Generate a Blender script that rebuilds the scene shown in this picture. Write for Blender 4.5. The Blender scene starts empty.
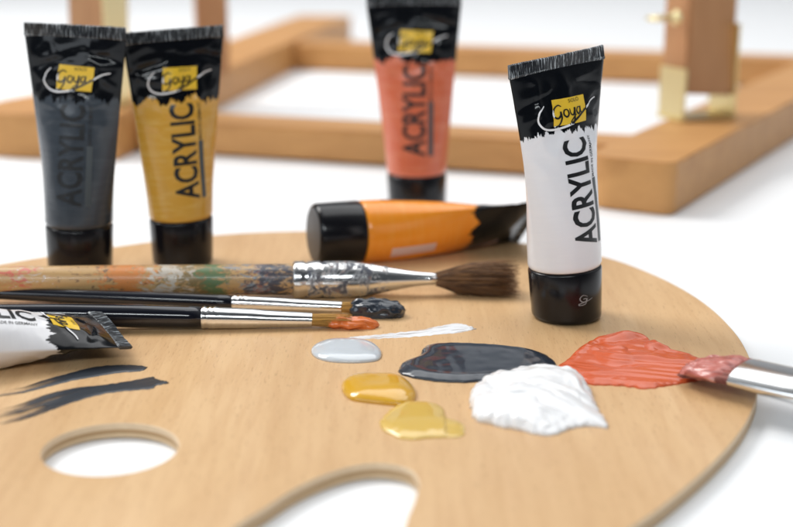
import bpy, bmesh, math, random
from mathutils import Vector, Matrix, noise

R = math.radians
SC = bpy.context.scene
COL = SC.collection
rnd = random.Random(7)

# ------------------------------------------------------------------ camera, light, exposure
F, TH, CH, T = 1370.0, math.atan(366.5 / 1370.0), 0.160, 0.005   # focal px, pitch, camera height, palette top
cd = bpy.data.cameras.new('camera')
cam = bpy.data.objects.new('camera', cd); COL.objects.link(cam)
cam.location = (0, 0, CH); cam.rotation_euler = (math.pi / 2 - TH, 0, 0)
cd.sensor_width = 36; cd.lens = 36 * F / 793
cd.clip_start = 0.01; cd.clip_end = 50
cd.dof.use_dof = True; cd.dof.focus_distance = 0.490; cd.dof.aperture_fstop = 7.2
SC.camera = cam

W = bpy.data.worlds.new('World'); SC.world = W; W.use_nodes = True
wn = W.node_tree; bg = wn.nodes['Background']
bg.inputs[1].default_value = 0.45
_tc = wn.nodes.new('ShaderNodeTexCoord'); _sp = wn.nodes.new('ShaderNodeSeparateXYZ'); _rp = wn.nodes.new('ShaderNodeValToRGB')
wn.links.new(_tc.outputs['Generated'], _sp.inputs[0])           # bright room ahead, darker room behind the camera
_mr = wn.nodes.new('ShaderNodeMapRange'); _mr.inputs[1].default_value = -1; _mr.inputs[2].default_value = 1
wn.links.new(_sp.outputs[1], _mr.inputs[0]); wn.links.new(_mr.outputs[0], _rp.inputs[0])
_e = _rp.color_ramp.elements; _e[0].position = .25; _e[0].color = (.07, .078, .09, 1); _e[1].position = .62; _e[1].color = (.93, .97, 1, 1)
wn.links.new(_rp.outputs[0], bg.inputs[0])

def area(name, loc, target, sx, sy, power, col=(1, 1, 1)):
    l = bpy.data.lights.new(name, 'AREA'); l.shape = 'RECTANGLE'; l.size = sx; l.size_y = sy
    l.energy = power; l.color = col
    o = bpy.data.objects.new(name, l); COL.objects.link(o); o.location = loc
    o.rotation_euler = (Vector(target) - Vector(loc)).to_track_quat('-Z', 'Y').to_euler()
    return o
area('window_light', (-1.05, 1.25, 1.35), (0, .55, 0), 0.85, 0.7, 24, (1, .98, .95))
area('strip_light', (-0.15, -1.2, 1.15), (0, .55, 0), 1.5, 0.07, 13, (.92, .98, 1))
area('pane_light', (-1.15, -0.55, 0.75), (0, .55, 0.05), 0.8, 0.7, 4.5, (.86, .93, 1))
area('top_light', (0.4, 1.75, 2.1), (0.3, 1.7, 0), 2.4, 2.2, 31, (1, 1, 1))

SC.view_settings.view_transform = 'Standard'; SC.view_settings.look = 'None'
SC.view_settings.exposure = 0.10; SC.view_settings.gamma = 1
SC.render.engine = 'CYCLES'

# ------------------------------------------------------------------ helpers
def at(px, py, z=T):
    """point of the plane at height z seen at a position measured in the photograph"""
    x = (px - 396.5) / F; y = -(py - 263.5) / F
    d = Vector((x, math.cos(TH) + y * math.sin(TH), -math.sin(TH) + y * math.cos(TH)))
    k = (z - CH) / d.z
    return Vector((d.x * k, d.y * k, z))

def obj(name, bm, mats, parent=None, smooth=True):
    me = bpy.data.meshes.new(name)
    if smooth:
        for f in bm.faces: f.smooth = True
    bm.to_mesh(me); bm.free()
    for m in (mats if isinstance(mats, (list, tuple)) else [mats]): me.materials.append(m)
    o = bpy.data.objects.new(name, me); COL.objects.link(o)
    if parent: o.parent = parent
    return o

def tag(o, label=None, cat=None, group=None, kind=None):
    if label: o['label'] = label
    if cat: o['category'] = cat
    if group: o['group'] = group
    if kind: o['kind'] = kind
    return o

def empty(name, M):
    o = bpy.data.objects.new(name, None); COL.objects.link(o)
    o.empty_display_size = .01; o.matrix_world = M
    return o

def frame(org, z, up):
    """matrix with local z along z, local -y towards up"""
    z = z.normalized(); y = (-(up - up.dot(z) * z)).normalized(); x = y.cross(z)
    m = Matrix((x, y, z)).transposed().to_4x4(); m.translation = org
    return m

def sharp(o, ang=40):
    me = o.data
    me.set_sharp_from_angle(angle=R(ang))

def rings(bm, rs, n=32, cap0=True, cap1=True, mi=None):
    """rs: list of (z, rx, ry, cx, cy) along local z"""
    prev = None; first = None
    for k, r in enumerate(rs):
        z, a, b = r[0], r[1], r[2]; cx, cy = (r[3], r[4]) if len(r) > 3 else (0, 0)
        ring = [bm.verts.new((cx + a * math.cos(2 * math.pi * i / n), cy + b * math.sin(2 * math.pi * i / n), z)) for i in range(n)]
        if prev:
            for i in range(n):
                f = bm.faces.new((prev[i], prev[(i + 1) % n], ring[(i + 1) % n], ring[i]))
                if mi: f.material_index = mi[k - 1]
        else: first = ring
        prev = ring
    if cap0:
        f = bm.faces.new(first[::-1])
        if mi: f.material_index = mi[0]
    if cap1:
        f = bm.faces.new(prev)
        if mi: f.material_index = mi[-1]

# ------------------------------------------------------------------ material helpers
def nt(name):
    m = bpy.data.materials.new(name); m.use_nodes = True
    return m, m.node_tree.nodes, m.node_tree.links, m.node_tree.nodes['Principled BSDF']

def plain(name, col, rough=.5, metal=0, coat=0, sss=0, bump=0, bscale=300, spec=None):
    m, n, l, p = nt(name)
    p.inputs['Base Color'].default_value = (*col, 1); p.inputs['Roughness'].default_value = rough
    p.inputs['Metallic'].default_value = metal; p.inputs['Coat Weight'].default_value = coat
    p.inputs['Coat Roughness'].default_value = .08
    if spec is not None: p.inputs['Specular IOR Level'].default_value = spec
    if sss:
        p.inputs['Subsurface Weight'].default_value = sss; p.inputs['Subsurface Scale'].default_value = .003
        p.inputs['Subsurface Radius'].default_value = (1, .8, .6)
    if bump:
        tc = n.new('ShaderNodeTexCoord'); t = n.new('ShaderNodeTexNoise'); t.inputs['Scale'].default_value = bscale
        t.inputs['Detail'].default_value = 4
        b = n.new('ShaderNodeBump'); b.inputs['Strength'].default_value = bump; b.inputs['Distance'].default_value = .001
        l.new(tc.outputs['Object'], t.inputs['Vector']); l.new(t.outputs['Fac'], b.inputs['Height']); l.new(b.outputs[0], p.inputs['Normal'])
    return m

def ramp(n, pts, interp='LINEAR'):
    r = n.new('ShaderNodeValToRGB'); r.color_ramp.interpolation = interp
    e = r.color_ramp.elements
    while len(e) < len(pts): e.new(.5)
    for k, (p, c) in enumerate(pts):
        e[k].position = p; e[k].color = (*c, 1) if len(c) == 3 else c
    return r

def mathn(n, l, op, a, b=None, clamp=False):
    x = n.new('ShaderNodeMath'); x.operation = op; x.use_clamp = clamp
    for i, v in enumerate((a, b)):
        if v is None: continue
        if isinstance(v, (int, float)): x.inputs[i].default_value = v
        else: l.new(v, x.inputs[i])
    return x.outputs[0]

def mixc(n, l, fac, a, b):
    x = n.new('ShaderNodeMix'); x.data_type = 'RGBA'
    for s, v in ((0, fac), (6, a), (7, b)):
        if isinstance(v, (int, float)): x.inputs[s].default_value = v
        elif isinstance(v, tuple): x.inputs[s].default_value = (*v, 1)
        else: l.new(v, x.inputs[s])
    return x.outputs[2]

def nz(n, l, vec, scale, detail=3, rough=.5, loc=(0, 0, 0), scl=(1, 1, 1), rot=(0, 0, 0), dist=0):
    mp = n.new('ShaderNodeMapping'); mp.inputs['Location'].default_value = loc
    mp.inputs['Scale'].default_value = scl; mp.inputs['Rotation'].default_value = rot
    l.new(vec, mp.inputs['Vector'])
    t = n.new('ShaderNodeTexNoise'); t.inputs['Scale'].default_value = scale; t.inputs['Detail'].default_value = detail
    t.inputs['Roughness'].default_value = rough; t.inputs['Distortion'].default_value = dist
    l.new(mp.outputs[0], t.inputs['Vector'])
    return t.outputs['Fac']

def wood(name, light, dark, rot=(0, 0, 0), axis_scale=(3, 60, 60), rough=.42, fleck=.5, coat=0):
    m, n, l, p = nt(name)
    tc = n.new('ShaderNodeTexCoord').outputs['Object']
    broad = nz(n, l, tc, 1.0, 4, .55, scl=axis_scale, rot=rot, dist=.6)
    fine = nz(n, l, tc, 1.0, 3, .6, scl=tuple(a * 9 for a in axis_scale), rot=rot)
    blot = nz(n, l, tc, 14, 2, .5)
    c = ramp(n, [(.30, dark), (.70, light)])
    l.new(broad, c.inputs[0])
    fl = ramp(n, [(.30, (1, 1, 1)), (.42, (0, 0, 0))]); l.new(fine, fl.inputs[0])
    flk = mathn(n, l, 'MULTIPLY', fl.outputs[0], fleck)
    c2 = mixc(n, l, flk, c.outputs[0], tuple(v * .62 for v in dark))
    b2 = mathn(n, l, 'MULTIPLY', mathn(n, l, 'SUBTRACT', blot, .35, True), .55)
    c3 = mixc(n, l, b2, c2, tuple(v * .84 for v in light))
    l.new(c3, p.inputs['Base Color'])
    rr = mathn(n, l, 'ADD', mathn(n, l, 'MULTIPLY', fine, .25), rough - .12); l.new(rr, p.inputs['Roughness'])
    p.inputs['Coat Weight'].default_value = coat; p.inputs['Coat Roughness'].default_value = .3
    b = n.new('ShaderNodeBump'); b.inputs['Strength'].default_value = .18; b.inputs['Distance'].default_value = .0004
    l.new(fine, b.inputs['Height']); l.new(b.outputs[0], p.inputs['Normal'])
    return m

# ------------------------------------------------------------------ setting: white table sweeping up into a white backdrop
M_white = plain('white_table_paint', (.86, .87, .885), .55, bump=.03, bscale=180)
bm = bmesh.new()
prof = [(-2.0, 0), (0, 0), (1, 0), (2, 0), (3.2, 0)]
for k in range(1, 13):
    a = k / 12 * math.pi / 2; prof.append((3.2 + 1.2 * math.sin(a), 1.2 - 1.2 * math.cos(a)))
prof.append((4.4, 3.0))
rows = [[bm.verts.new((x, y, z)) for x in (-3.5, 3.5)] for y, z in prof]
for a, b in zip(rows, rows[1:]): bm.faces.new((a[0], a[1], b[1], b[0]))
tag(obj('table_surface', bm, M_white), kind='structure')

# ------------------------------------------------------------------ palette
def catmull(pts, per=8, closed=True):
    out = []; n = len(pts)
    for i in range(n if closed else n - 1):
        g = (lambda k: pts[k % n]) if closed else (lambda k: pts[min(max(k, 0), n - 1)])
        p0, p1, p2, p3 = g(i - 1), g(i), g(i + 1), g(i + 2)
        for j in range(per):
            t = j / per
            out.append(tuple(.5 * (2 * b + (c - a) * t + (2 * a - 5 * b + 4 * c - d) * t * t + (3 * b - a - 3 * c + d) * t ** 3)
                             for a, b, c, d in zip(p0, p1, p2, p3)))
    if not closed: out.append(tuple(pts[-1]))
    return out

edge = [(-.13, .609), (-.0866, .6318), (-.046, .6398), (.0, .6365), (.05, .6205), (.0885, .5955), (.1088, .5625), (.1210, .523), (.1248, .4816),
        (.1222, .4450), (.1175, .4200), (.1105, .4000), (.1000, .3780), (.0843, .3522), (.0625, .3226), (.040, .301), (.018, .2905)]
notch = [(.003, .293), (.0015, .306), (.0024, .322), (.0049, .3359), (.0061, .348), (.0028, .3570), (-.0061, .3602), (-.0158, .3560),
         (-.0262, .3450), (-.0345, .3310), (-.0415, .3190), (-.047, .304), (-.055, .293)]
rest = [(-.075, .287), (-.12, .290), (-.175, .315), (-.222, .365), (-.240, .43), (-.228, .50), (-.185, .567)]
outline = catmull(edge + notch + rest, 8)
hc = Vector((-.0832, .3712)); hr = .0196
hole = [(hc.x + hr * math.cos(-2 * math.pi * i / 64), hc.y + hr * math.sin(-2 * math.pi * i / 64)) for i in range(64)]
cu = bpy.data.curves.new('palette_curve', 'CURVE'); cu.dimensions = '2D'; cu.fill_mode = 'BOTH'
for pts in (outline, hole):
    s = cu.splines.new('POLY'); s.points.add(len(pts) - 1); s.use_cyclic_u = True
    for q, p in zip(s.points, pts): q.co = (p[0], p[1], 0, 1)
cu.extrude = .0019; cu.bevel_depth = .0005; cu.bevel_resolution = 2; cu.offset = -.0005
tmp = bpy.data.objects.new('palette_tmp', cu); COL.objects.link(tmp)
me = bpy.data.meshes.new_from_object(tmp.evaluated_get(bpy.context.evaluated_depsgraph_get()))
bpy.data.objects.remove(tmp); bpy.data.curves.remove(cu)
def palette_wood():
    m, n, l, p = nt('palette_beech')
    tc = n.new('ShaderNodeTexCoord').outputs['Object']
    rot = (0, 0, R(8))
    bands = nz(n, l, tc, 1, 3, .55, scl=(26, 3.5, 26), rot=rot, dist=.8)
    grain = nz(n, l, tc, 1, 4, .65, scl=(330, 26, 300), rot=rot, dist=.3)
    fleck = nz(n, l, tc, 1, 2, .6, scl=(1500, 190, 900), rot=rot)
    blot = nz(n, l, tc, 9, 4, .6, loc=(3, 1, 0))
    c = ramp(n, [(.30, (.600, .372, .178)), (.55, (.675, .438, .226)), (.75, (.735, .500, .280))]); l.new(bands, c.inputs[0])
    g = ramp(n, [(.36, (1, 1, 1)), (.58, (0, 0, 0))]); l.new(grain, g.inputs[0])
    c2 = mixc(n, l, mathn(n, l, 'MULTIPLY', g.outputs[0], .30), c.outputs[0], (.49, .265, .115))
    f = ramp(n, [(.30, (1, 1, 1)), (.40, (0, 0, 0))]); l.new(fleck, f.inputs[0])
    c3 = mixc(n, l, mathn(n, l, 'MULTIPLY', f.outputs[0], .44), c2, (.36, .19, .085))
    b = ramp(n, [(.50, (0, 0, 0)), (.72, (1, 1, 1))]); l.new(blot, b.inputs[0])
    c4 = mixc(n, l, mathn(n, l, 'MULTIPLY', b.outputs[0], .30), c3, (.52, .315, .165))
    st = nz(n, l, tc, 1, 5, .7, scl=(60, 22, 10), loc=(5, 2, 0), rot=(0, 0, R(55)), dist=1.5)       # old paint scrubbed into the wood
    sr = ramp(n, [(.66, (0, 0, 0)), (.78, (1, 1, 1))]); l.new(st, sr.inputs[0])
    c5 = mixc(n, l, mathn(n, l, 'MULTIPLY', sr.outputs[0], .22), c4, (.36, .25, .17))
    l.new(c5, p.inputs['Base Color'])
    l.new(mathn(n, l, 'ADD', mathn(n, l, 'MULTIPLY', blot, .22), .28), p.inputs['Roughness'])
    bp = n.new('ShaderNodeBump'); bp.inputs['Strength'].default_value = .22; bp.inputs['Distance'].default_value = .0004
    l.new(mathn(n, l, 'ADD', grain, mathn(n, l, 'MULTIPLY', fleck, .5)), bp.inputs['Height']); l.new(bp.outputs[0], p.inputs['Normal'])
    return m
M_beech = palette_wood()
def ply():
    m, n, l, p = nt('palette_plywood_edge')
    tc = n.new('ShaderNodeTexCoord').outputs['Object']
    sp = n.new('ShaderNodeSeparateXYZ'); l.new(tc, sp.inputs[0])
    c = ramp(n, [(0, (.74, .56, .36)), (.30, (.74, .56, .36)), (.35, (.42, .26, .12)), (.58, (.48, .30, .15)), (.63, (.80, .62, .42)), (1, (.80, .62, .42))])
    zz = mathn(n, l, 'ADD', mathn(n, l, 'MULTIPLY', sp.outputs[2], 1 / .0048), .5)
    l.new(zz, c.inputs[0])
    g = nz(n, l, tc, 400, 3, .6)
    l.new(mixc(n, l, mathn(n, l, 'MULTIPLY', g, .35), c.outputs[0], (.40, .25, .12)), p.inputs['Base Color'])
    p.inputs['Roughness'].default_value = .6
    return m
me.materials.clear(); me.materials.append(M_beech); me.materials.append(ply())
for f in me.polygons:
    f.material_index = 1 if abs(f.normal.z) < .8 else 0
    f.use_smooth = False
pal = bpy.data.objects.new('painters_palette', me); COL.objects.link(pal)
pal.location = (0, 0, .0026)
tag(pal, 'large rounded plywood painting palette with thumb hole and finger notch, lying on the white table', 'palette')

# ------------------------------------------------------------------ paint tubes
RB, ZC, LB = .0139, .0212, .0772            # body radius, cap height, body length up to the crimp
PLUMP = {4: 1.6, 5: 2.1, 6: 2.0}
def tube_point(u, v, seed, off=0.0):
    """u: arc coordinate (m), v: height above the cap (m) -> local point on the tube skin"""
    phi = u / RB
    t = max(0.0, min(1.0, v / LB)); tt = t ** PLUMP.get(seed, 1.10)
    back = abs(phi) > math.pi / 2
    ph = phi
    if back: ph = math.copysign(math.pi - abs(phi), phi)
    xc, yc = RB * math.sin(phi), -RB * math.cos(phi)
    xl = RB * ph; yl = .0006 if back else -.0006
    yl *= math.cos(ph) ** .5 if abs(ph) < math.pi / 2 else 0
    x = xc * (1 - tt) + xl * tt; y = yc * (1 - tt) + yl * tt
    # shoulder next to the cap
    if v < .0012: k = .955 + .045 * math.sin(v / .0012 * math.pi / 2); x *= k; y *= k
    # soft dents and creases of squeezed foil
    nn = noise.noise(Vector((u * 70 + seed * 3.1, v * 45, seed * 1.7 + (5 if back else 0))))
    n2 = noise.noise(Vector((u * 160 + v * 120 + seed, v * 60 - u * 90, seed * 2.3)))
    amp = math.sin(math.pi * min(1, max(0, t))) ** .7
    d = amp * (nn * .00050 + .00020 * n2) * min(1, abs(math.cos(ph)) * 1.3)
    # crumpled foil of the squeezed upper third: sharp ridges running in from the crimp corners
    up = max(0, min(1, (t - .48) / .22)) * max(0, min(1, (1.0 - t) / .07)) * min(1, abs(math.cos(ph)) * 1.6)
    if seed == 5: up *= .35
    if seed in (2, 4): up *= 1.3
    r1 = 1 - abs(noise.noise(Vector((u * 70 + v * 55 + seed * 4.7, v * 60 - u * 40, seed * 2.1 + (7 if back else 0)))) * 2.0)
    r2 = 1 - abs(noise.noise(Vector((u * 60 - v * 90 + seed * 2.9, v * 75 + u * 30, seed * 5.3))) * 2.2)
    d += up * (.00060 * max(0, r1) ** 2.5 + .00045 * max(0, r2) ** 3 - .0003)
    for sgn, u0, v0 in ((1, .010 + .002 * (seed % 3), LB - .0075), (-1, -.012 + .003 * (seed % 2), LB - .0105)):
        cr = (v - v0 + .22 * sgn * (u - u0)) / .0013
        d -= .0010 * math.exp(-cr * cr) * math.exp(-((u - u0) / .0075) ** 2) * min(1, (1 - t) / .04)
    nrm = Vector((math.sin(phi) * (1 - tt), -math.cos(phi) * (1 - tt) - (tt if not back else -tt), 0))
    if nrm.length > 1e-6: nrm.normalize()
    p = Vector((x, y, ZC + v)) + nrm * (d + off)
    return p

def skin_mat(name, paint, streak, edge_v, seed, rough=.24, amount=.55):
    m, n, l, p = nt(name)
    at_ = n.new('ShaderNodeAttribute'); at_.attribute_name = 'skin_uv'
    sp = n.new('ShaderNodeSeparateXYZ'); l.new(at_.outputs['Vector'], sp.inputs[0])
    vec = at_.outputs['Vector']
    # torn brush edge between the colour and the black top
    big = nz(n, l, vec, 1, 3, .6, loc=(seed, seed * 2, 0), scl=(170, 30, 1))
    fine = nz(n, l, vec, 1, 4, .7, loc=(seed * 3, 0, 0), scl=(900, 160, 1))
    d = mathn(n, l, 'ADD', mathn(n, l, 'MULTIPLY', mathn(n, l, 'SUBTRACT', big, .5), .014),
              mathn(n, l, 'MULTIPLY', mathn(n, l, 'SUBTRACT', fine, .5), .007))
    e = mathn(n, l, 'SUBTRACT', mathn(n, l, 'ADD', sp.outputs[1], d), edge_v)
    fac = mathn(n, l, 'MULTIPLY', e, 6000, True)
    st = nz(n, l, vec, 1, 4, .6, loc=(0, seed, 0), scl=(60, 380, 1), dist=.8)
    sr = ramp(n, [(.46, (0, 0, 0)), (.72, (1, 1, 1))]); l.new(st, sr.inputs[0])
    col = mixc(n, l, mathn(n, l, 'MULTIPLY', sr.outputs[0], amount), paint, streak)
    out = mixc(n, l, fac, col, (.004, .005, .007))
    l.new(out, p.inputs['Base Color'])
    l.new(mathn(n, l, 'SUBTRACT', rough, mathn(n, l, 'MULTIPLY', fac, .10)), p.inputs['Roughness'])
    l.new(mathn(n, l, 'SUBTRACT', .5, mathn(n, l, 'MULTIPLY', fac, .27)), p.inputs['Specular IOR Level'])
    p.inputs['Coat Weight'].default_value = .08; p.inputs['Coat Roughness'].default_value = .08
    return m

M_cap = plain('cap_black_plastic', (.006, .006, .008), .20, spec=.38)
M_capend = plain('cap_end_plastic', (.055, .052, .052), .45)
M_print = plain('label_black_ink', (.007, .008, .010), .35)
M_printw = plain('label_white_ink', (.80, .80, .82), .4)
M_gold = plain('label_yellow_ink', (.80, .52, .035), .38)
M_bar = plain('label_grey_ink', (.06, .075, .085), .4)

def foil_mat():
    m, n, l, p = nt('crimp_foil')
    at_ = n.new('ShaderNodeAttribute'); at_.attribute_name = 'skin_uv'
    vec = at_.outputs['Vector']
    a = nz(n, l, vec, 1, 3, .7, scl=(1500, 110, 1))
    r = ramp(n, [(.52, (.006, .008, .012)), (.68, (.55, .60, .64))]); l.new(a, r.inputs[0])
    l.new(r.outputs[0], p.inputs['Base Color'])
    p.inputs['Roughness'].default_value = .28; p.inputs['Coat Weight'].default_value = .1
    return m
M_foil = foil_mat()

def flat_text(txt, w, h, bold=.012):
    """flat triangles of a word, laid in a w x h box starting at 0,0"""
    c = bpy.data.curves.new('word', 'FONT'); c.body = txt; c.size = 1; c.offset = bold; c.resolution_u = 3
    o = bpy.data.objects.new('word', c); COL.objects.link(o)
    m = bpy.data.meshes.new_from_object(o.evaluated_get(bpy.context.evaluated_depsgraph_get()))
    bpy.data.objects.remove(o); bpy.data.curves.remove(c)
    xs = [v.co.x for v in m.vertices]; ys = [v.co.y for v in m.vertices]
    x0, x1, y0, y1 = min(xs), max(xs), min(ys), max(ys)
    vs = [((v.co.x - x0) / (x1 - x0) * w, (v.co.y - y0) / (y1 - y0) * h) for v in m.vertices]
    fs = [tuple(f.vertices) for f in m.polygons]
    bpy.data.meshes.remove(m)
    return vs, fs
WORD = flat_text('ACRYLIC', 1, 1, .025)
MADE = flat_text('MADE IN GERMANY', 1, 1, .01)
SOLO = flat_text('SOLO', 1, 1, 0)

def ribbon(pts, w0, w1=None, per=6):
    pts = catmull([tuple(p) for p in pts], per, closed=False); n = len(pts)
    vs, fs = [], []
    for i, p in enumerate(pts):
        a = Vector(pts[max(i - 1, 0)]); b = Vector(pts[min(i + 1, n - 1)]); t = (b - a).normalized(); nn = Vector((-t.y, t.x))
        s = i / (n - 1); w = w0 if w1 is None else w0 + (w1 - w0) * s
        w *= (.35 + .65 * math.sin(math.pi * min(1, max(0, s))) ** .5)
        for q in (Vector(p) + nn * w, Vector(p) - nn * w): vs.append((q.x, q.y))
        if i: k = 2 * i; fs.append((k - 2, k - 1, k + 1, k))
    return vs, fs

SCRIPT = [([(-3.0, 2.0), (-4.2, 2.6), (-5.6, 1.6), (-6.0, -.4), (-4.9, -1.4), (-3.8, -.6), (-3.5, .5), (-3.7, -1.8), (-4.8, -3.6), (-6.4, -3.8)], .30),
          ([(-1.2, .8), (-2.2, .7), (-2.7, -.5), (-2.0, -1.4), (-1.1, -.9), (-1.0, .2), (-1.5, .9)], .28),
          ([(-.4, .9), (-.3, -.7), (.4, -1.2), (1.0, -.3), (1.3, 1.0), (1.0, -1.6), (.2, -3.6), (-.7, -3.9), (-.6, -3.0), (1.6, -1.2)], .28),
          ([(3.3, .8), (2.4, .7), (1.9, -.4), (2.5, -1.3), (3.3, -.4), (3.6, .9), (3.5, -.7), (4.2, -1.2), (5.2, -.2)], .28),
          ([(-8.6, 3.2), (-10.6, 1.2), (-11.2, -1.6), (-9.6, -3.9), (-6.2, -4.7), (-1.5, -4.0), (2.4, -2.2), (6.0, -.2), (9.2, 1.6), (12.0, 2.2)], .34)]

def decal(bm, vs, fs, fn, seed, off, mi=0, mi_fn=None, maxlen=.0016):
    """wrap flat (u, v) faces round the tube skin"""
    b = bmesh.new(); L = [b.verts.new((*fn(p), 0)) for p in vs]
    for f in fs:
        try: b.faces.new([L[i] for i in f])
        except ValueError: pass
    bmesh.ops.triangulate(b, faces=b.faces[:])
    for _ in range(5):
        es = [e for e in b.edges if e.calc_length() > maxlen]
        if not es: break
        bmesh.ops.subdivide_edges(b, edges=es, cuts=1)
        bmesh.ops.triangulate(b, faces=[f for f in b.faces if len(f.verts) > 3])
    bmesh.ops.recalc_face_normals(b, faces=b.faces[:])
    if b.faces and sum(f.normal.z for f in b.faces) < 0: bmesh.ops.reverse_faces(b, faces=b.faces[:])
    M = {}
    for v in b.verts: M[v] = bm.verts.new(tube_point(v.co.x, v.co.y, seed, off))
    for f in b.faces:
        try: g = bm.faces.new([M[v] for v in f.verts])
        except ValueError: continue
        c = f.calc_center_median()
        g.material_index = mi_fn(c.x, c.y) if mi_fn else mi
        g.smooth = True
    b.free()

def rect(w, h): return [(0, 0), (w, 0), (w, h), (0, h)], [(0, 1, 2, 3)]

def make_tube(M, paint, streak, seed, edge_v, label, shear=0.0, skew=0.0, back_boxes=False, mark=False, group='paint tubes'):
    root = empty('paint_tube', M)
    tag(root, label, 'paint tube', group)
    sh = lambda p: Vector((p.x, p.y, p.z))
    # cap
    bm = bmesh.new(); r0, r1 = .0133, .0139
    prof = [(.0, r0 - .0022), (.0003, r0 - .0010), (.0012, r0 - .0002), (.0022, r0), (.010, (r0 + r1) / 2), (.0200, r1), (.0207, r1 - .0003), (.0210, r1 - .0010)]
    rings(bm, [(z, r, r) for z, r in prof], 64)
    if True:
        capf = [f for f in bm.faces if len(f.verts) > 4 and f.normal.z < 0]
    for f in bm.faces:
        if len(f.verts) > 4 and abs(f.calc_center_median().z) < 1e-6: f.material_index = 1
    cap = obj('cap', bm, [M_cap, M_capend], root); sharp(cap, 50)
    if mark:
        bm = bmesh.new()
        for pts in ([(.9, 1.2), (-.4, 1.9), (-1.3, .6), (-.6, -.7), (.6, -.4), (.5, .5), (-.4, .4), (1.0, .5)], [(.5, .5), (.3, -1.5), (-1.3, -2.0), (-1.4, -1.4), (.8, -.6), (2.4, .3)]):
            vs, fs = ribbon(pts, .17)
            L = []
            for u, v in vs:
                ph = (u * .001 * 1.5) / .0137 - R(8); z = .0105 + v * .0010; rr = r0 + (r1 - r0) * z / .02 + .00015
                L.append(bm.verts.new((rr * math.sin(ph), -rr * math.cos(ph), z)))
            for f in fs: bm.faces.new([L[i] for i in f])
        obj('cap_mark', bm, plain('cap_mark_ink', (.28, .28, .29), .5), cap)
    # body skin
    bm = bmesh.new(); lay = bm.verts.layers.float_vector.new('skin_uv')
    NU, NV = 112, 72; g = []
    for j in range(NV + 1):
        v = LB * j / NV if j > 3 else [0, .0004, .0012, .0024][j]
        row = []
        for i in range(NU):
            u = (-math.pi + 2 * math.pi * i / NU) * RB
            q = bm.verts.new(tube_point(u, v, seed)); q[lay] = (u, v, 0); row.append(q)
        g.append(row)
    for j in range(NV):
        for i in range(NU): bm.faces.new((g[j][i], g[j][(i + 1) % NU], g[j + 1][(i + 1) % NU], g[j + 1][i]))
    bm.faces.new(g[0][::-1])
    body = obj('tube_body', bm, skin_mat('tube_skin', paint, streak, edge_v, seed, amount=.3 if seed in (4, 6) else .55), root)
    # crimp: folded flat, fluted across
    bm = bmesh.new(); lay = bm.verts.layers.float_vector.new('skin_uv')
    hw = math.pi / 2 * RB; N = 110; hz = .0048; g = []
    zs = [-.0006, 0, .0004, .0022, .0044, hz]
    for side in (-1, 1):
        for k, z in enumerate(zs):
            th = .00046 + (.00022 if 1 <= k <= 4 else -.0002)
            row = []
            for i in range(N + 1):
                x = -hw + 2 * hw * i / N
                rip = .00016 * (1 if i % 2 else -1) if 1 < k < 5 else 0
                wob = .0006 * math.sin(x * 140 + seed) * (z / hz) + .00012 * noise.noise(Vector((x * 900, seed, z * 300)))
                q = bm.verts.new((x * (1 - .012 * z / hz), side * (th + rip) + wob, ZC + LB + z + .0002 * noise.noise(Vector((x * 300, seed * 5, 0))) * (k > 3)))
                q[lay] = (x, z + side * .03, 0); row.append(q)
            g.append(row)
    K = len(zs)
    for s in (0, 1):
        for k in range(K - 1):
            for i in range(N):
                a = (g[s * K + k][i], g[s * K + k][i + 1], g[s * K + k + 1][i + 1], g[s * K + k + 1][i])
                bm.faces.new(a if s == 0 else a[::-1])
    for i in range(N):
        bm.faces.new((g[K - 1][i], g[K - 1][i + 1], g[2 * K - 1][i + 1], g[2 * K - 1][i]))
        bm.faces.new((g[0][i + 1], g[0][i], g[K][i], g[K][i + 1]))
    for i in (0, N):
        for k in range(K - 1):
            a = (g[k][i], g[k + 1][i], g[K + k + 1][i], g[K + k][i]); bm.faces.new(a if i else a[::-1])
    crimp = obj('crimp', bm, M_foil, root, smooth=False)
    # printed word, bar and small print (reads from the cap upwards)
    bm = bmesh.new()
    tv0, tl, tu0, th = .0096, .0408, -.0047, .0110
    decal(bm, *WORD, lambda p: (tu0 + th - p[1] * th, tv0 + p[0] * tl), seed, .00010)
    decal(bm, *rect(1, 1), lambda p: (.0075 + p[0] * .0024, tv0 + p[1] * .0245), seed, .00014, 1, maxlen=.0012)
    decal(bm, *MADE, lambda p: (.0075 + .0018 - p[1] * .0016, .0345 + p[0] * .0158), seed, .00010, 0)
    obj('lettering', bm, [M_print, M_bar], body)
    pw, ph, pu, pv = .0152, .0097, .0012, .0610
    bm = bmesh.new()
    decal(bm, *rect(1, 1), lambda p: (pu + (p[0] - .5) * pw + (p[1] - .5) * .0010, pv + (p[1] - .5) * ph - (p[0] - .5) * .0006), seed, .00020)
    patch = obj('logo_patch', bm, M_gold, body)
    bm = bmesh.new()
    inside = lambda u, v: 0 if (abs(u - pu - .0003) < pw / 2 and abs(v - pv) < ph / 2) else 1
    for pts, w in SCRIPT:
        vs, fs = ribbon(pts, w)
        decal(bm, vs, fs, lambda p: (pu + p[0] * .00125, pv - .0002 + p[1] * .00118), seed, .00036, mi_fn=inside)
    decal(bm, *SOLO, lambda p: (pu - .0004 + p[0] * .0052, pv + .0030 + p[1] * .0013), seed, .00036, 0)
    obj('logo_script', bm, [M_print, M_printw], body)
    if back_boxes:
        bm = bmesh.new()
        for u0, w, v0, hh in back_boxes:
            decal(bm, *rect(1, 1), lambda p: (u0 + p[0] * w, v0 + p[1] * hh), seed, .00010)
        obj('info_panel', bm, plain('info_panel_ink', (.72, .52, .50), .45), body)
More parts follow.
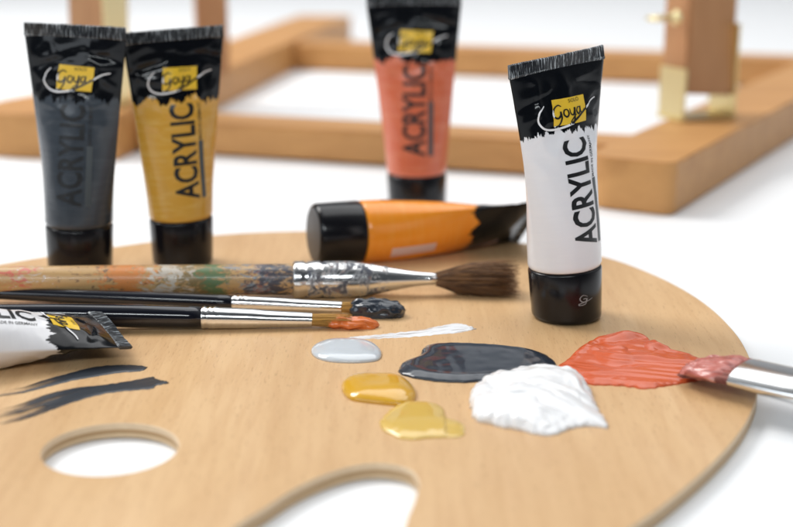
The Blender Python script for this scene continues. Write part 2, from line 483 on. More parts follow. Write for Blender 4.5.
    if shear or skew:
        for o in (cap, body, crimp, *body.children, *cap.children):
            for v in o.data.vertices:
                c = v.co.copy(); w = min(1, max(0, (c.z - .004) / .03))
                sx = shear_local(M, 1).normalized()
                v.co += shear_local(M, shear) * c.z
                v.co.z += w * (-shear * .8 + skew) * (c.dot(sx)) * (1 + .0)
    return root

def shear_local(M, k):
    return M.to_3x3().inverted() @ Vector((k, 0, 0))

def standing(px, py, yaw, size=1.0, z=T):
    return Matrix.Translation(at(px, py, z)) @ Matrix.Rotation(R(yaw), 4, 'Z') @ Matrix.Scale(size, 4)

BLACKTOP = .0520
make_tube(standing(80.5, 272, -11, 1.015), (.040, .051, .066), (.066, .080, .098), 1, BLACKTOP,
          'dark grey paint tube standing upright, leftmost of the two side by side', shear=.038)
make_tube(standing(183, 262.5, 22, .985), (.66, .355, .050), (.76, .50, .15), 2, BLACKTOP,
          'ochre yellow paint tube standing upright beside the dark grey tube', shear=.0, skew=.05)
make_tube(standing(417.5, 216, -10, 1.10, 0), (.64, .150, .072), (.72, .26, .15), 3, BLACKTOP,
          'coral red paint tube standing upright on the table in front of the easel', shear=-.024)
make_tube(standing(566.5, 316.5, 32) @ Matrix.Diagonal((1, 1, .965, 1)), (.83, .84, .88), (.90, .90, .92), 4, .0535,
          'white paint tube standing upright on its black cap, leaning slightly left', shear=-.064, skew=.085, mark=True)

# orange tube lying on its side, label turned up and away
b = R(19); ax = Vector((math.cos(b), math.sin(b), -.035)).normalized(); org = at(313, 234, T + .0139)
up = Matrix.Rotation(R(-42), 3, ax) @ Vector((0, 0, 1))
make_tube(frame(org, ax, up), (.86, .28, .018), (.90, .38, .06), 5, .050,
          'orange paint tube lying on its side with its black cap to the left', back_boxes=[(.0372, .0052, .011, .021), (-.0370, .0048, .050, .018)])

# white tube lying with its folded end towards the middle of the palette
b = R(27); wsz = .93; roll = R(-2); hx = Vector((math.cos(b), math.sin(b), 0))
half = Vector((math.sin(b) * math.cos(roll), -math.cos(b) * math.cos(roll), math.sin(roll))) * (math.pi / 2 * RB * wsz)
endc = at(131, 347, T + .0068 + half.z) - half
ax = (hx + Vector((0, 0, -.062))).normalized()
org = endc - ax * (ZC + LB + .004) * wsz
make_tube(frame(org, ax, Matrix.Rotation(-roll, 3, ax) @ Vector((0, 0, 1))) @ Matrix.Scale(wsz, 4), (.78, .775, .80), (.87, .87, .88), 6, .0545,
          'white paint tube lying flat at the left, its black folded end towards the thumb hole')

# ------------------------------------------------------------------ brushes
M_chrome = plain('ferrule_metal', (.80, .80, .80), .16, 1)
M_navy = plain('handle_navy_lacquer', (.006, .007, .013), .14, coat=.4)

def stained_metal():
    m, n, l, p = nt('ferrule_metal_paint_stained')
    tc = n.new('ShaderNodeTexCoord').outputs['Object']
    a = nz(n, l, tc, 150, 6, .70, dist=1.0); sp = n.new('ShaderNodeSeparateXYZ'); l.new(tc, sp.inputs[0])
    r = ramp(n, [(.49, (0, 0, 0)), (.56, (.95, .95, .95))]); l.new(a, r.inputs[0])
    c = nz(n, l, tc, 160, 2)
    cc = ramp(n, [(.38, (.03, .04, .065)), (.58, (.08, .08, .10)), (.68, (.22, .13, .10))]); l.new(c, cc.inputs[0])
    lim = mathn(n, l, 'MULTIPLY', mathn(n, l, 'GREATER_THAN', .215 + .038, sp.outputs[2]), mathn(n, l, 'GREATER_THAN', sp.outputs[2], .215 + .006))
    fac = mathn(n, l, 'MULTIPLY', r.outputs[0], lim)
    l.new(mixc(n, l, fac, (.80, .80, .80), cc.outputs[0]), p.inputs['Base Color'])
    l.new(mathn(n, l, 'SUBTRACT', 1, fac), p.inputs['Metallic'])
    l.new(mathn(n, l, 'ADD', mathn(n, l, 'MULTIPLY', fac, .3), .18), p.inputs['Roughness'])
    return m

def splashed_wood(z_end):
    m, n, l, p = nt('handle_wood_paint_splashed')
    tc = n.new('ShaderNodeTexCoord').outputs['Object']
    g = nz(n, l, tc, 1, 4, .6, scl=(300, 300, 16))
    c = ramp(n, [(.3, (.48, .28, .11)), (.7, (.66, .43, .20))]); l.new(g, c.inputs[0]); col = c.outputs[0]
    sp = n.new('ShaderNodeSeparateXYZ'); l.new(tc, sp.inputs[0])
    z = mathn(n, l, 'SUBTRACT', z_end, sp.outputs[2])      # distance back from the ferrule
    def patch(col, colr, z0, z1, thr, scale, seed, stretch=.5):
        a = nz(n, l, tc, scale * 2.3, 6, .75, loc=(seed, seed * 1.3, seed * .7), scl=(1, 1, stretch), dist=.9)
        mid, half = (z0 + z1) / 2, (z1 - z0) / 2
        fall = mathn(n, l, 'MULTIPLY', mathn(n, l, 'ABSOLUTE', mathn(n, l, 'DIVIDE', mathn(n, l, 'SUBTRACT', z, mid), half)), .20)
        f = mathn(n, l, 'MULTIPLY', mathn(n, l, 'MULTIPLY', mathn(n, l, 'SUBTRACT', mathn(n, l, 'SUBTRACT', a, fall), thr - .005), 24, True), .97)
        return mixc(n, l, f, col, colr)
    col = patch(col, (.20, .11, .06), .0, .13, .50, 170, 9)
    col = patch(col, (.24, .17, .07), .02, .060, .42, 150, 17)
    col = patch(col, (.68, .25, .07), .052, .080, .38, 150, 2)
    col = patch(col, (.62, .56, .48), .034, .066, .44, 170, 4)
    col = patch(col, (.66, .58, .52), .086, .118, .50, 170, 11)
    col = patch(col, (.60, .14, .10), .088, .125, .49, 170, 13)
    col = patch(col, (.12, .20, .09), .022, .040, .40, 150, 6)
    col = patch(col, (.20, .25, .30), -.008, .032, .44, 170, 8)
    col = patch(col, (.30, .12, .09), -.004, .030, .50, 200, 21)
    col = patch(col, (.050, .05, .07), -.012, .026, .43, 170, 3)
    l.new(col, p.inputs['Base Color']); p.inputs['Roughness'].default_value = .42
    p.inputs['Coat Weight'].default_value = .2
    b = n.new('ShaderNodeBump'); b.inputs['Strength'].default_value = .25; b.inputs['Distance'].default_value = .0006
    l.new(nz(n, l, tc, 140, 4, .6), b.inputs['Height']); l.new(b.outputs[0], p.inputs['Normal'])
    return m

def hairs(bm, n, z0, z1, r0, r1, thick, r, droop=0, power=.5, flat=1.0, ragged=.06):
    for _ in range(n):
        a = r.uniform(0, 2 * math.pi); q = r.random() ** power
        L = (z1 - z0) * (1 - ragged * r.random() * (1 + 2 * q)); pts = []
        wob = (r.gauss(0, .05) * r1, r.gauss(0, .05) * r1)
        for k in range(6):
            s = k / 5; rr = r0 + (r1 - r0) * math.sin(s * math.pi / 2 * 1.0) ** 1.1
            pts.append(Vector((rr * q * math.cos(a) + wob[0] * s * 3, rr * q * math.sin(a) * flat + wob[1] * s * 3 + droop * s * s, z0 + L * s)))
        prev = None
        for k, p in enumerate(pts):
            t = thick * (1 - .65 * k / 5)
            ring = [bm.verts.new(p + Vector((t * math.cos(j * 2.0944), t * math.sin(j * 2.0944), 0))) for j in range(3)]
            if prev:
                for j in range(3): bm.faces.new((prev[j], prev[(j + 1) % 3], ring[(j + 1) % 3], ring[j]))
            prev = ring
        bm.faces.new(prev)

def axis_frame(p0, p1):
    a = (p1 - p0)
    return frame(p0, a, Vector((0, 0, 1))), a.length

# big mop brush: local z runs from the handle tail to the hairs; pf is the start of the ferrule
pa, pb = at(293, 279.5, T + .0075), at(437, 279, T + .0066)
d = (pb - pa).normalized(); HL = .215
fr = frame(pa - d * HL, d, Vector((0, 0, 1)))
root = empty('paint_brush', fr)
tag(root, 'thick round brush with paint-splashed bare wood handle and brown hair', 'paint brush', 'brushes')
bm = bmesh.new()
rings(bm, [(0, .0015, .0015), (.002, .003, .003), (.03, .0040, .0040), (.09, .0054, .0054), (.15, .0060, .0060), (.19, .0061, .0061), (HL - .001, .0063, .0063), (HL + .002, .006, .006)], 40)
obj('handle', bm, splashed_wood(HL), root)
bm = bmesh.new(); FL = (pb - pa).length
pr = [(0, .0069), (.0008, .0074), (.0042, .0074), (.0052, .0067), (.0062, .0073), (.0085, .0074), (.0105, .0074), (.0115, .0068), (.0125, .0073), (.020, .0074)]
for k in range(13):
    s = k / 12; pr.append((.021 + (FL - .021) * s, .0074 - (.0074 - .0026) * (3 * s * s - 2 * s ** 3) ** .9))
pr += [(FL + .0002, .0022)]
rings(bm, [(HL + z, r, r) for z, r in pr], 48)
for v in bm.verts:
    k = noise.noise(v.co * 190); s = Vector((v.co.x, v.co.y, 0)); v.co += s * .012 * k
obj('ferrule', bm, stained_metal(), root)
bm = bmesh.new(); hr_ = random.Random(3)
hairs(bm, 1300, HL + FL - .002, HL + FL + .0335, .0022, .0078, .00013, hr_, droop=.0012, ragged=.10)
def hair_mat(name, c0, c1):
    m, n, l, p = nt(name)
    tc = n.new('ShaderNodeTexCoord').outputs['Object']
    a = nz(n, l, tc, 1, 2, scl=(900, 900, 20)); r = ramp(n, [(.3, c0), (.7, c1)]); l.new(a, r.inputs[0])
    l.new(r.outputs[0], p.inputs['Base Color']); p.inputs['Roughness'].default_value = .4
    return m
obj('bristles', bm, hair_mat('hair_brown', (.07, .030, .013), (.33, .16, .06)), root)

def small_brush(p_tail_dir, pa, pb, rh, rf0, rf1, bl, tip_w, label, paint_col, seed, tip_cover):
    d = (pb - pa).normalized(); HL = .165; FL = (pb - pa).length
    root = empty('paint_brush', frame(pa - d * HL, d, Vector((0, 0, 1))))
    tag(root, label, 'paint brush', 'brushes')
    bm = bmesh.new()
    rings(bm, [(0, .0006, .0006), (.002, .0013, .0013), (.06, .0022, .0022), (.115, rh * .95, rh * .95), (.14, rh * 1.05, rh * 1.05), (HL - .006, rh, rh), (HL + .001, rh * .93, rh * .93)], 32)
    obj('handle', bm, M_navy, root)
    bm = bmesh.new()
    r = rf0; k = .00035
    pr = [(0, r), (.0008, r + k), (.0016, r - .0001), (.0022, r - .0001), (.0030, r + k), (.0038, r - .0001), (.0046, r + k), (.0054, r), (.0062, r)]
    for i in range(1, 9):
        s = i / 8; pr.append((.0062 + (FL - .0062) * s, r + (rf1 - r) * s ** 1.2))
    pr.append((FL + .0001, rf1 - .0003))
    rings(bm, [(HL + z, q, q * (1 if z < FL * .5 else .94)) for z, q in pr], 40)
    fo = obj('ferrule', bm, M_chrome, root); sharp(fo, 60)
    bm = bmesh.new(); hr_ = random.Random(seed)
    hairs(bm, 420, HL + FL - .001, HL + FL + bl, rf1 * .93, rf1 * 1.02, .00013, hr_, flat=.85, ragged=.05)
    br = obj('bristles', bm, hair_mat('hair_amber', (.45, .22, .04), (.72, .42, .10)), root)
    # wet paint loaded on the hairs
    bm = bmesh.new(); rs = []; z0, z1 = tip_cover; n = 22
    for i in range(n + 1):
        s = i / n; a = max(.02, (1 - abs(2 * s - 1) ** 3.2)) ** .5
        rs.append((HL + FL + z0 + (z1 - z0) * s, tip_w[0] * a, tip_w[1] * a, 0, -tip_w[2] + tip_w[3] * s))
    rings(bm, rs, 40)
    for v in bm.verts:
        q = v.co * 330 + Vector((seed, 0, 0))
        k = noise.noise(Vector((math.atan2(v.co.y, v.co.x) * 4 + seed, 2, v.co.z * 130))) * .22 + noise.noise(q) * .24 + noise.noise(Vector((q.x * 2.2, q.y * 2.2, q.z * .6))) * .22
        c = Vector((0, -tip_w[2], 0)); s = Vector((v.co.x, v.co.y - c.y, 0)); v.co += s * k
        v.co.z += noise.noise(q * 1.7) * .0012
    obj('paint_load', bm, paint_col, br)
    return root

M_pblack = plain('wet_paint_slate', (.026, .034, .048), .16, coat=.35, sss=0)
M_pred = plain('wet_paint_coral', (.62, .108, .034), .22, coat=.2, sss=.05, spec=.35)
M_pred2 = plain('wet_paint_orange_red', (.72, .17, .03), .18, coat=.6, sss=.06)
M_pwhite = plain('wet_paint_white', (.85, .85, .86), .26, coat=.25, sss=.05)
M_pgrey = plain('wet_paint_pale_grey', (.58, .615, .65), .12, coat=.6, sss=.15)
M_pyel = plain('wet_paint_ochre', (.68, .37, .026), .14, coat=.6, sss=.15)
M_pyel2 = plain('wet_paint_ochre_thin', (.70, .46, .10), .16, coat=.6, sss=.15)

small_brush(None, at(233, 303, T + .0034), at(342, 307.5, T + .0028), .0031, .0029, .0024, .0075, (.0050, .0040, .0000, .0006),
            'thin dark-handled brush with a blob of slate black paint on its tip', M_pblack, 11, (.0025, .0245))
small_brush(None, at(202, 317.5, T + .0044), at(312, 320, T + .0030), .0042, .0040, .0028, .0150, (.0038, .0025, -.0004, .0010),
            'thin dark-handled brush with orange-red paint on its amber tip, nearest the camera', M_pred2, 12, (.0050, .0250))

# flat brush at the right, its loaded tip in the red paint, the rest over the palette edge
tip = at(685, 358, T + .0070); pe = at(793, 379.5, T + .0085)
d = Vector((pe.x - tip.x, pe.y - tip.y, 0)); d.normalize()
d = (d + Vector((0, 0, -.006))).normalized()
fr = frame(tip, d, Matrix.Rotation(R(2), 3, d) @ Vector((0, 0, 1)))
root = empty('paint_brush', fr)
tag(root, 'flat brush with paint-crusted bristles and silver ferrule, resting across the right edge of the palette', 'paint brush', 'brushes')
B0, FLn = .0212, .050
bm = bmesh.new(); hr_ = random.Random(5)
for _ in range(900):
    x = hr_.uniform(-1, 1); y = hr_.uniform(-1, 1) * math.sqrt(1 - x * x * .98); prev = None; L = hr_.uniform(0, .003) + .0012 * abs(x)
    for k in range(6):
        s = k / 5; z = L + (B0 + .002 - L) * s
        wx = .0078 + .0028 * s + .0010 * math.sin(s * 3); hy = .0010 + .0026 * s
        c = Vector((x * wx + .0003 * hr_.gauss(0, 1) * (1 - s), y * hy + .0036 * (1 - s) ** 2, z)); t = .00014 * (.4 + .6 * s)
        ring = [bm.verts.new(c + Vector((t * math.cos(j * 2.0944), t * math.sin(j * 2.0944), 0))) for j in range(3)]
        if prev:
            for j in range(3): bm.faces.new((prev[j], prev[(j + 1) % 3], ring[(j + 1) % 3], ring[j]))
        prev = ring
br = obj('bristles', bm, hair_mat('hair_reddened', (.22, .06, .05), (.42, .16, .12)), root)
bm = bmesh.new(); rs = []
for k in range(25):
    s = k / 24; e = max(.30, 1 - (1 - s) ** 9) ** .5 * (1 if s < .78 else 1 - (s - .78) * 1.1)
    rs.append((.0002 + (B0 - .0010) * s, (.0080 + .0028 * s + .0010 * math.sin(s * 3)) * e, (.0016 + .0027 * s) * e, 0, .0034 * (1 - s) ** 2))
rings(bm, rs, 120)
for v in bm.verts:
    v.co.y += math.copysign(1, v.co.y) * (noise.noise(Vector((v.co.x * 1500, 1, v.co.z * 60))) * .00045 - .0002)
    q = Vector((v.co.x * 700, v.co.y * 300, v.co.z * 90))
    v.co.y += noise.noise(q) * .00055 + noise.noise(v.co * 260) * .0005; v.co.z += noise.noise(Vector((v.co.x * 600, 3, v.co.y * 200))) * .0014 * (1 - v.co.z / B0)
def crust():
    m, n, l, p = nt('brush_paint_crust')
    tc = n.new('ShaderNodeTexCoord').outputs['Object']
    a = nz(n, l, tc, 1, 4, .6, scl=(420, 300, 70), dist=.5)
    r = ramp(n, [(.30, (.15, .035, .035)), (.46, (.46, .12, .09)), (.60, (.58, .20, .17)), (.72, (.74, .48, .46))]); l.new(a, r.inputs[0])
    l.new(r.outputs[0], p.inputs['Base Color']); p.inputs['Roughness'].default_value = .3; p.inputs['Coat Weight'].default_value = .3
    return m
obj('paint_load', bm, crust(), br)
bm = bmesh.new()
pr = [(B0 - .0002, .0102, .0028), (B0, .0110, .0035), (B0 + .004, .0110, .0037), (B0 + .018, .0110, .0042), (B0 + .028, .0104, .0050), (B0 + .038, .0082, .0060), (B0 + .0385, .0086, .0064), (B0 + .040, .0086, .0064), (B0 + .0405, .0076, .0060), (B0 + FLn, .0068, .0060)]
rings(bm, pr, 56)
fo = obj('ferrule', bm, M_chrome, root); sharp(fo, 60)
bm = bmesh.new()
rings(bm, [(B0 + FLn - .002, .0056, .0053), (B0 + FLn + .02, .0062, .0060), (B0 + FLn + .06, .0058, .0058), (B0 + FLn + .12, .0044, .0044), (B0 + FLn + .165, .0036, .0036), (B0 + FLn + .168, .0022, .0022)], 36)
obj('handle', bm, M_navy, root)

# ------------------------------------------------------------------ paint on the palette
def star(poly, n=110):
    P = catmull(poly, 10); P = [Vector(p) for p in P]
    cx = sum(p.x for p in P) / len(P); cy = sum(p.y for p in P) / len(P); c = Vector((cx, cy))
    out = []
    for i in range(n):
        a = 2 * math.pi * i / n; d = Vector((math.cos(a), math.sin(a))); best = .002
        for p, q in zip(P, P[1:] + P[:1]):
            e = q - p; den = d.x * e.y - d.y * e.x
            if abs(den) < 1e-12: continue
            w = p - c; t = (w.x * e.y - w.y * e.x) / den; s = (w.x * d.y - w.y * d.x) / den
            if t > 0 and -1e-9 <= s <= 1 + 1e-9: best = max(best, t)
        out.append(c + d * best)
    return c, out

def dab(name, px, H, mat, label, hfn=None, p=3.0, q=.5, rough_edge=.0, seed=0, cat='paint', org=(0, 0), k=1.0, nr=40, n=140):
    poly = [tuple(at(org[0] + x / k, org[1] + y / k)[:2]) for x, y in px]
    c, ring = star(poly, n)
    bm = bmesh.new(); ctr = None; prev = None
    size = max((r - c).length for r in ring)
    loc = Vector((c.x, c.y, T))
    for j in range(nr, 0, -1):
        t = (j / nr) ** .7; row = []
        for i in range(n):
            pt = c + (ring[i] - c) * t
            if rough_edge: pt += (ring[i] - c).normalized() * rough_edge * t * noise.noise(Vector((pt.x * 420, pt.y * 420, seed)))
            h = H * (max(0, 1 - t ** p)) ** q
            if hfn: h = hfn(pt.x - c.x, pt.y - c.y, t, h)
            row.append(bm.verts.new((pt.x - c.x, pt.y - c.y, max(h, 0) + (.00005 if j < nr else -.0001))))
        if prev:
            for i in range(n): bm.faces.new((prev[i], prev[(i + 1) % n], row[(i + 1) % n], row[i]))
        else: outer = row
        prev = row
    h = H
    if hfn: h = hfn(0, 0, 0, H)
    v = bm.verts.new((0, 0, h + .00005))
    for i in range(n): bm.faces.new((prev[i], prev[(i + 1) % n], v))
    bm.faces.new(outer[::-1])
    o = obj(name, bm, mat); o.location = loc
    tag(o, label, cat, 'paint on the palette')
    return o

def N3(x, y, z): return noise.noise(Vector((x, y, z)))
O7 = dict(org=(290, 310), k=2.266)
dab('paint_dab', [(47, 94), (60, 79), (95, 70), (150, 70), (185, 76), (205, 92), (207, 108), (193, 117), (150, 121), (95, 119), (60, 110)], .0026, M_pgrey,
    'small smooth oval dab of pale bluish grey paint', lambda x, y, t, h: h * (1 + .10 * N3(x * 90, y * 90, 1)), **O7)

def h_black(x, y, t, h):
    s = noise.noise(Vector((x * 75 + 1.0 * N3(x * 45, y * 45, 2), y * 60, 4)))
    ridge = math.exp(-((t - .84) / .09) ** 2) * .22
    return h * (.72 + ridge + .09 * s + .07 * N3(x * 260, y * 170, 8))
dab('paint_dab', [(245, 137), (255, 122), (290, 107), (302, 88), (330, 80), (400, 79), (470, 84), (540, 91), (580, 103), (603, 121), (600, 137), (560, 147), (500, 158), (420, 165), (350, 165), (280, 156), (252, 147)], .0026, M_pblack,
    'wide glossy slate black puddle of paint beside the white dab', h_black, p=5, q=.5, seed=2, rough_edge=.0006, **O7)

dab('paint_dab', [(117, 183), (122, 163), (150, 152), (200, 151), (250, 158), (280, 177), (286, 200), (270, 214), (240, 218), (180, 212), (135, 204)], .0034, M_pyel,
    'rounded ochre yellow paint dab, the one farther from the camera', lambda x, y, t, h: h * (1 + .22 * N3(x * 85, y * 85 + 3, 5)) , seed=3, **O7)
def h_yel(x, y, t, h):
    s = N3(x * 60, y * 60, 15)
    r = abs(((x * .95 + y * 2.2) * 150) % 2 - 1)
    return h * (.75 + .3 * s) * (1 if x < .006 else .62 + .16 * N3(x * 60, y * 400, 3))
dab('paint_dab', [(203, 257), (225, 229), (260, 211), (310, 210), (345, 222), (358, 246), (393, 260), (396, 281), (380, 289), (330, 291), (260, 294), (215, 276)], .0024, M_pyel2,
    'flattened ochre yellow paint smear with a flat tail, nearest the camera', h_yel, p=4, q=.6, seed=4, rough_edge=.0005, **O7)

def h_white(x, y, t, h):
    a = R(-38); u = x * math.cos(a) + y * math.sin(a); v = -x * math.sin(a) + y * math.cos(a)
    swirl = N3(x * 55, y * 55, 21)
    sw2 = N3(x * 120 + 4, y * 120, 23)
    rid = noise.noise(Vector((v * 210 + swirl * 2.2 + sw2, u * 30 + swirl, 7))) * .62 + noise.noise(Vector((v * 560 + sw2 * 2, u * 40, 9))) * .22 * (.6 + swirl)
    lump = .20 * N3(x * 120 + swirl, y * 120, 31) * max(0, 1 - max(0, u) * 60)
    tail = 1 / (1 + math.exp((u - .012) * 260))
    return h * (.42 + .62 * tail) * (1 + .50 * rid * (.35 + .65 * (1 - tail)) + lump + .12 * rid) 
dab('paint_dab', [(408, 228), (411, 195), (430, 172), (470, 156), (520, 144), (570, 142), (620, 146), (655, 152), (682, 192), (702, 232), (722, 268), (690, 266), (645, 268), (600, 284), (560, 285), (520, 275), (470, 265), (420, 250)], .0064, M_pwhite,
    'thick ridged dab of pure white paint in front of the black puddle', h_white, p=3.2, q=.5, seed=5, rough_edge=.0010, nr=70, n=260, **O7)

def h_red(x, y, t, h):
    a = R(-12); u = x * math.cos(a) + y * math.sin(a); v = -x * math.sin(a) + y * math.cos(a)
    w = N3(x * 70, y * 70, 1)
    rid = noise.noise(Vector((v * 170 + 1.6 * w, u * 26, 17))) * .40 + noise.noise(Vector((v * 520 + w * 2, u * 45, 9))) * .12 * (1 + w)
    back = min(1, max(0, (y + .002) / .012))
    lump = max(0, N3(x * 105 + 2, y * 105, 41)) * back * 1.1
    rim = math.exp(-((t - .88) / .08) ** 2) * .45 * back
    return h * (.55 + .40 * back + rid * .95 + lump * 1.1 + rim)
dab('paint_dab', [(60, 147), (90, 124), (130, 91), (165, 75), (210, 70), (270, 75), (300, 89), (330, 103), (380, 113), (425, 128), (446, 150), (440, 168), (410, 173), (340, 185), (280, 193), (220, 186), (150, 183), (125, 176), (115, 164), (85, 156)], .0030, M_pred,
    'broad coral red smear of paint under the tip of the flat brush', h_red, p=6, q=.6, seed=6, rough_edge=.0009, org=(530, 310), k=2.43, nr=70, n=240)

def dry_mat(name, col, thr0, thr1, rough=.4, axis=0):
    """dry-brushed paint: bare wood shows between the hair tracks towards the tail"""
    m, n, l, p = nt(name)
    at_ = n.new('ShaderNodeAttribute'); at_.attribute_name = 'stroke'
    sp = n.new('ShaderNodeSeparateXYZ'); l.new(at_.outputs['Vector'], sp.inputs[0])
    a = nz(n, l, at_.outputs['Vector'], 1, 4, .65, scl=(3.0, 11, 1))
    th = mathn(n, l, 'ADD', mathn(n, l, 'MULTIPLY', sp.outputs[0], thr1 - thr0), thr0)
    f = mathn(n, l, 'MULTIPLY', mathn(n, l, 'SUBTRACT', a, th), 9, True)
    p.inputs['Base Color'].default_value = (*col, 1); p.inputs['Roughness'].default_value = rough
    l.new(f, p.inputs['Alpha'])
    return m

def stroke(pts, mat, label, h=.00045, ragged=.0006, seed=0):
    """pts: (px, py_top, py_bottom) in the photograph"""
    P = catmull([tuple(v) for v in pts], 14, closed=False)
    bm = bmesh.new(); lay = bm.verts.layers.float_vector.new('stroke'); rows = []
    a0 = at(P[0][0], (P[0][1] + P[0][2]) / 2); M_ = 12
    for i, (x, y0, y1) in enumerate(P):
        A, B = at(x, y0), at(x, y1); row = []
        e = noise.noise(Vector((i * .35, seed, 0))) * ragged; A.y += e; B.y += noise.noise(Vector((i * .3, seed + 9, 0))) * ragged
        for j in range(M_ + 1):
            s = j / M_; q = A.lerp(B, s)
            z = h * (max(0, 1 - abs(2 * s - 1) ** 3) ** .5) * (.6 + .6 * abs(noise.noise(Vector((s * 7, i * .05, seed))))) + .00004
            if i in (0, len(P) - 1): z = .00004
            q.x += ragged * 3 * noise.noise(Vector((s * 6, seed, 3))) * (1 if i in (0, 1, len(P) - 1, len(P) - 2) else 0)
            v = bm.verts.new((q.x - a0.x, q.y - a0.y, z)); v[lay] = (i / (len(P) - 1), s, seed * 1.3); row.append(v)
        rows.append(row)
    for a, b in zip(rows, rows[1:]):
        for j in range(M_): bm.faces.new((a[j], a[j + 1], b[j + 1], b[j]))
    bmesh.ops.recalc_face_normals(bm, faces=bm.faces[:])
    if sum(f.normal.z for f in bm.faces) < 0: bmesh.ops.reverse_faces(bm, faces=bm.faces[:])
    o = obj('paint_stroke', bm, mat); o.location = a0
    tag(o, label, 'paint stroke', 'paint on the palette')
    return o

stroke([(472, 327, 330), (458, 323.5, 333), (440, 326, 334.5), (420, 330, 336.5), (395, 333, 338), (370, 335.5, 339), (350, 337, 339.5)],
       dry_mat('stroke_white', (.80, .81, .83), .30, .42), 'narrow white paint streak with a forked end behind the grey dab', .0003, .0011, 1)
M_sd = dry_mat('stroke_slate', (.026, .032, .042), -.05, .56, .3)
stroke([(146, 367.5, 369), (140, 365.8, 371.5), (120, 365, 373), (95, 367, 377), (70, 373, 381.5), (45, 380, 388), (20, 388, 394), (-8, 393, 398)],
       M_sd, 'short dark slate brush stroke by the thumb hole, the one farther from the camera', .0005, .0005, 2)
stroke([(167, 382, 384), (156, 379, 386), (152, 377, 389), (130, 381, 391), (105, 385, 394), (75, 388, 402), (45, 395, 413), (20, 404, 422), (-8, 412, 428)],
       M_sd, 'longer dark slate brush stroke fading to bare wood, nearest the thumb hole', .0005, .0006, 5)

# ------------------------------------------------------------------ table easel in the background
M_oak = wood('easel_beech', (.62, .318, .108), (.49, .234, .072), axis_scale=(6, 60, 60), rough=.5, fleck=.2)
M_oak2 = wood('easel_beech_post', (.52, .27, .125), (.43, .205, .088), axis_scale=(60, 60, 6), rough=.5, fleck=.2)
M_brass = plain('easel_brass', (.86, .74, .42), .38, 1)

def prism(poly, z0, z1, bev=.0015):
    bm = bmesh.new()
    lo = [bm.verts.new((p[0], p[1], z0)) for p in poly]; hi = [bm.verts.new((p[0], p[1], z1)) for p in poly]; n = len(poly)
    bm.faces.new(lo[::-1]); bm.faces.new(hi)
    for i in range(n): bm.faces.new((lo[i], lo[(i + 1) % n], hi[(i + 1) % n], hi[i]))
    bmesh.ops.recalc_face_normals(bm, faces=bm.faces[:])
    if bev: bmesh.ops.bevel(bm, geom=bm.edges[:], offset=bev, segments=2, affect='EDGES', clamp_overlap=True)
    return bm

def bar(A, B, side, wdt, round0=0, round1=0):
    """plan outline of a bar whose one edge runs A-B, the other lies on the side given"""
    A, B = Vector(A[:2]), Vector(B[:2]); d = (B - A).normalized(); s = Vector((-d.y, d.x)) * side * wdt
    pts = []
    def corner(c, u, v, r):
        if r <= 0: return [c]
        return [c + u * r * (1 - math.sin(k / 6 * math.pi / 2)) + v * r * (1 - math.cos(k / 6 * math.pi / 2)) for k in range(7)]
    sn = s.normalized()
    pts += corner(A, sn, d, round0 * .4)
    pts += corner(B, -d, sn, round1)
    pts += corner(B + s, -sn, -d, round1)
    pts += corner(A + s, d, -sn, round0)
    if side < 0: pts.reverse()
    return pts

def local(bm, root):
    bmesh.ops.transform(bm, matrix=root.matrix_world.inverted(), verts=bm.verts[:])
    return bm

eo = at(417, 130, 0)
easel = empty('table_easel', Matrix.Translation(eo))
tag(easel, 'wooden table easel with brass hinges standing blurred in the background', 'easel')
RH = .028
A_in, B_in = at(118, 161, 0), at(352, 40, 0)
C_out, E_out = at(672, 217, 0), at(793, 140, 0)
dr = (E_out - C_out).normalized(); E2 = C_out + dr * .66
dl = (B_in - A_in).normalized()
bp = bar(A_in, B_in, 1, .062, 0, .006); sl = Vector((-dl.y, dl.x)); d2 = Vector(dl[:2]); A2 = Vector(A_in[:2])
foot = [A2 + sl * w_ + d2 * l_ for w_, l_ in ((.090, .09), (.1005, .06), (.103, .035), (.098, .014), (.084, .002), (.066, -.002))]
bp = bp[:-1] + [A2 + sl * .064 + d2 * .22] + foot
obj('base_runner', local(prism(bp, .0005, RH), easel), M_oak, easel, False)
obj('base_runner', local(prism(bar(C_out, E2, 1, .050, .016, .008), .0005, RH), easel), M_oak, easel, False)

def hit(P, d, Q, e):
    den = d.x * e.y - d.y * e.x; w = Q - P
    return P + d * ((w.x * e.y - w.y * e.x) / den)
def rail(p, q, z0, z1, depth):
    P, Q = at(*p, 0), at(*q, 0); d = (Q - P).normalized()
    nr_ = Vector((-dr.y, dr.x, 0)) * .050
    L0 = hit(P, d, A_in, dl); R0 = hit(P, d, C_out + nr_, dr)
    back = Vector((-d.y, d.x, 0)) * depth
    L1 = hit(P + back, d, A_in, dl); R1 = hit(P + back, d, C_out + nr_, dr)
    obj('cross_rail', local(prism([L0[:2], R0[:2], R1[:2], L1[:2]], z0, z1), easel), M_oak, easel, False)
rail((223, 157), (380, 167), .0015, .0215, .042)
rail((287, 70), (655, 84), .0015, .0245, .050)

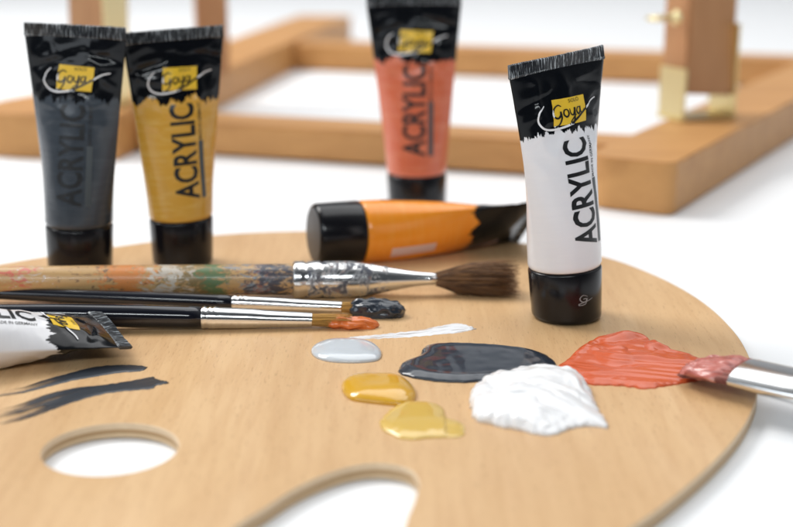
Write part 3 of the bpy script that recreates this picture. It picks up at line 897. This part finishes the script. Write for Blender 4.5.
def post(px, py, wdt, dep, hgt, yaw, lean=(0, 0), brass=True, gap=.014, tall=.058, knob=True):
    p = at(px, py, RH)
    Mx = Matrix.Translation(p) @ Matrix.Rotation(R(yaw), 4, 'Z') @ Matrix.Rotation(R(lean[0]), 4, 'X') @ Matrix.Rotation(R(lean[1]), 4, 'Y')
    b = prism([(-wdt / 2, -dep / 2), (wdt / 2, -dep / 2), (wdt / 2, dep / 2), (-wdt / 2, dep / 2)], gap, hgt, .0015)
    bmesh.ops.transform(b, matrix=Mx, verts=b.verts[:])
    o = obj('upright_post', local(b, easel), M_oak2, easel, False)
    if brass:
        M0 = Matrix.Translation(p) @ Matrix.Rotation(R(yaw), 4, 'Z')
        b = bmesh.new()
        for s, top in ((-1, .032), (1, tall)):
            c = prism([(s * (wdt / 2 + .0010) - .0008, -dep * .55), (s * (wdt / 2 + .0010) + .0008, -dep * .55), (s * (wdt / 2 + .0010) + .0008, dep * .45), (s * (wdt / 2 + .0010) - .0008, dep * .45)], .0018, top, .0004)
            me_ = bpy.data.meshes.new('t'); c.to_mesh(me_); c.free(); b.from_mesh(me_); bpy.data.meshes.remove(me_)
        c = prism([(-wdt / 2 - .004, -dep * .55), (wdt / 2 + .004, -dep * .55), (wdt / 2 + .004, dep * .45), (-wdt / 2 - .004, dep * .45)], .0004, .0017, .0003)
        me_ = bpy.data.meshes.new('t'); c.to_mesh(me_); c.free(); b.from_mesh(me_); bpy.data.meshes.remove(me_)
        bmesh.ops.transform(b, matrix=M0, verts=b.verts[:])
        hg = obj('hinge_bracket', local(b, easel), M_brass, o, False)
        if not knob: return
        b = bmesh.new()
        rings(b, [(0, .0046, .0046), (.002, .0046, .0046), (.0025, .0022, .0022), (.009, .0022, .0022), (.0095, .0020, .0050), (.019, .0016, .0062), (.020, .001, .005)], 20)
        bmesh.ops.transform(b, matrix=M0 @ Matrix.Translation((-wdt / 2 - .001, -dep * .1, .062)) @ Matrix.Rotation(R(-90), 4, 'Y'), verts=b.verts[:])
        obj('wing_knob', local(b, easel), M_brass, o)
post(695, 117, .036, .026, .30, 25, (-6, 4.5))
post(101, 104, .027, .034, .30, -14, (-4, 0), tall=.095, knob=False)
post(213, 72, .024, .030, .30, 12, (-4, 0), brass=False, gap=.0003)
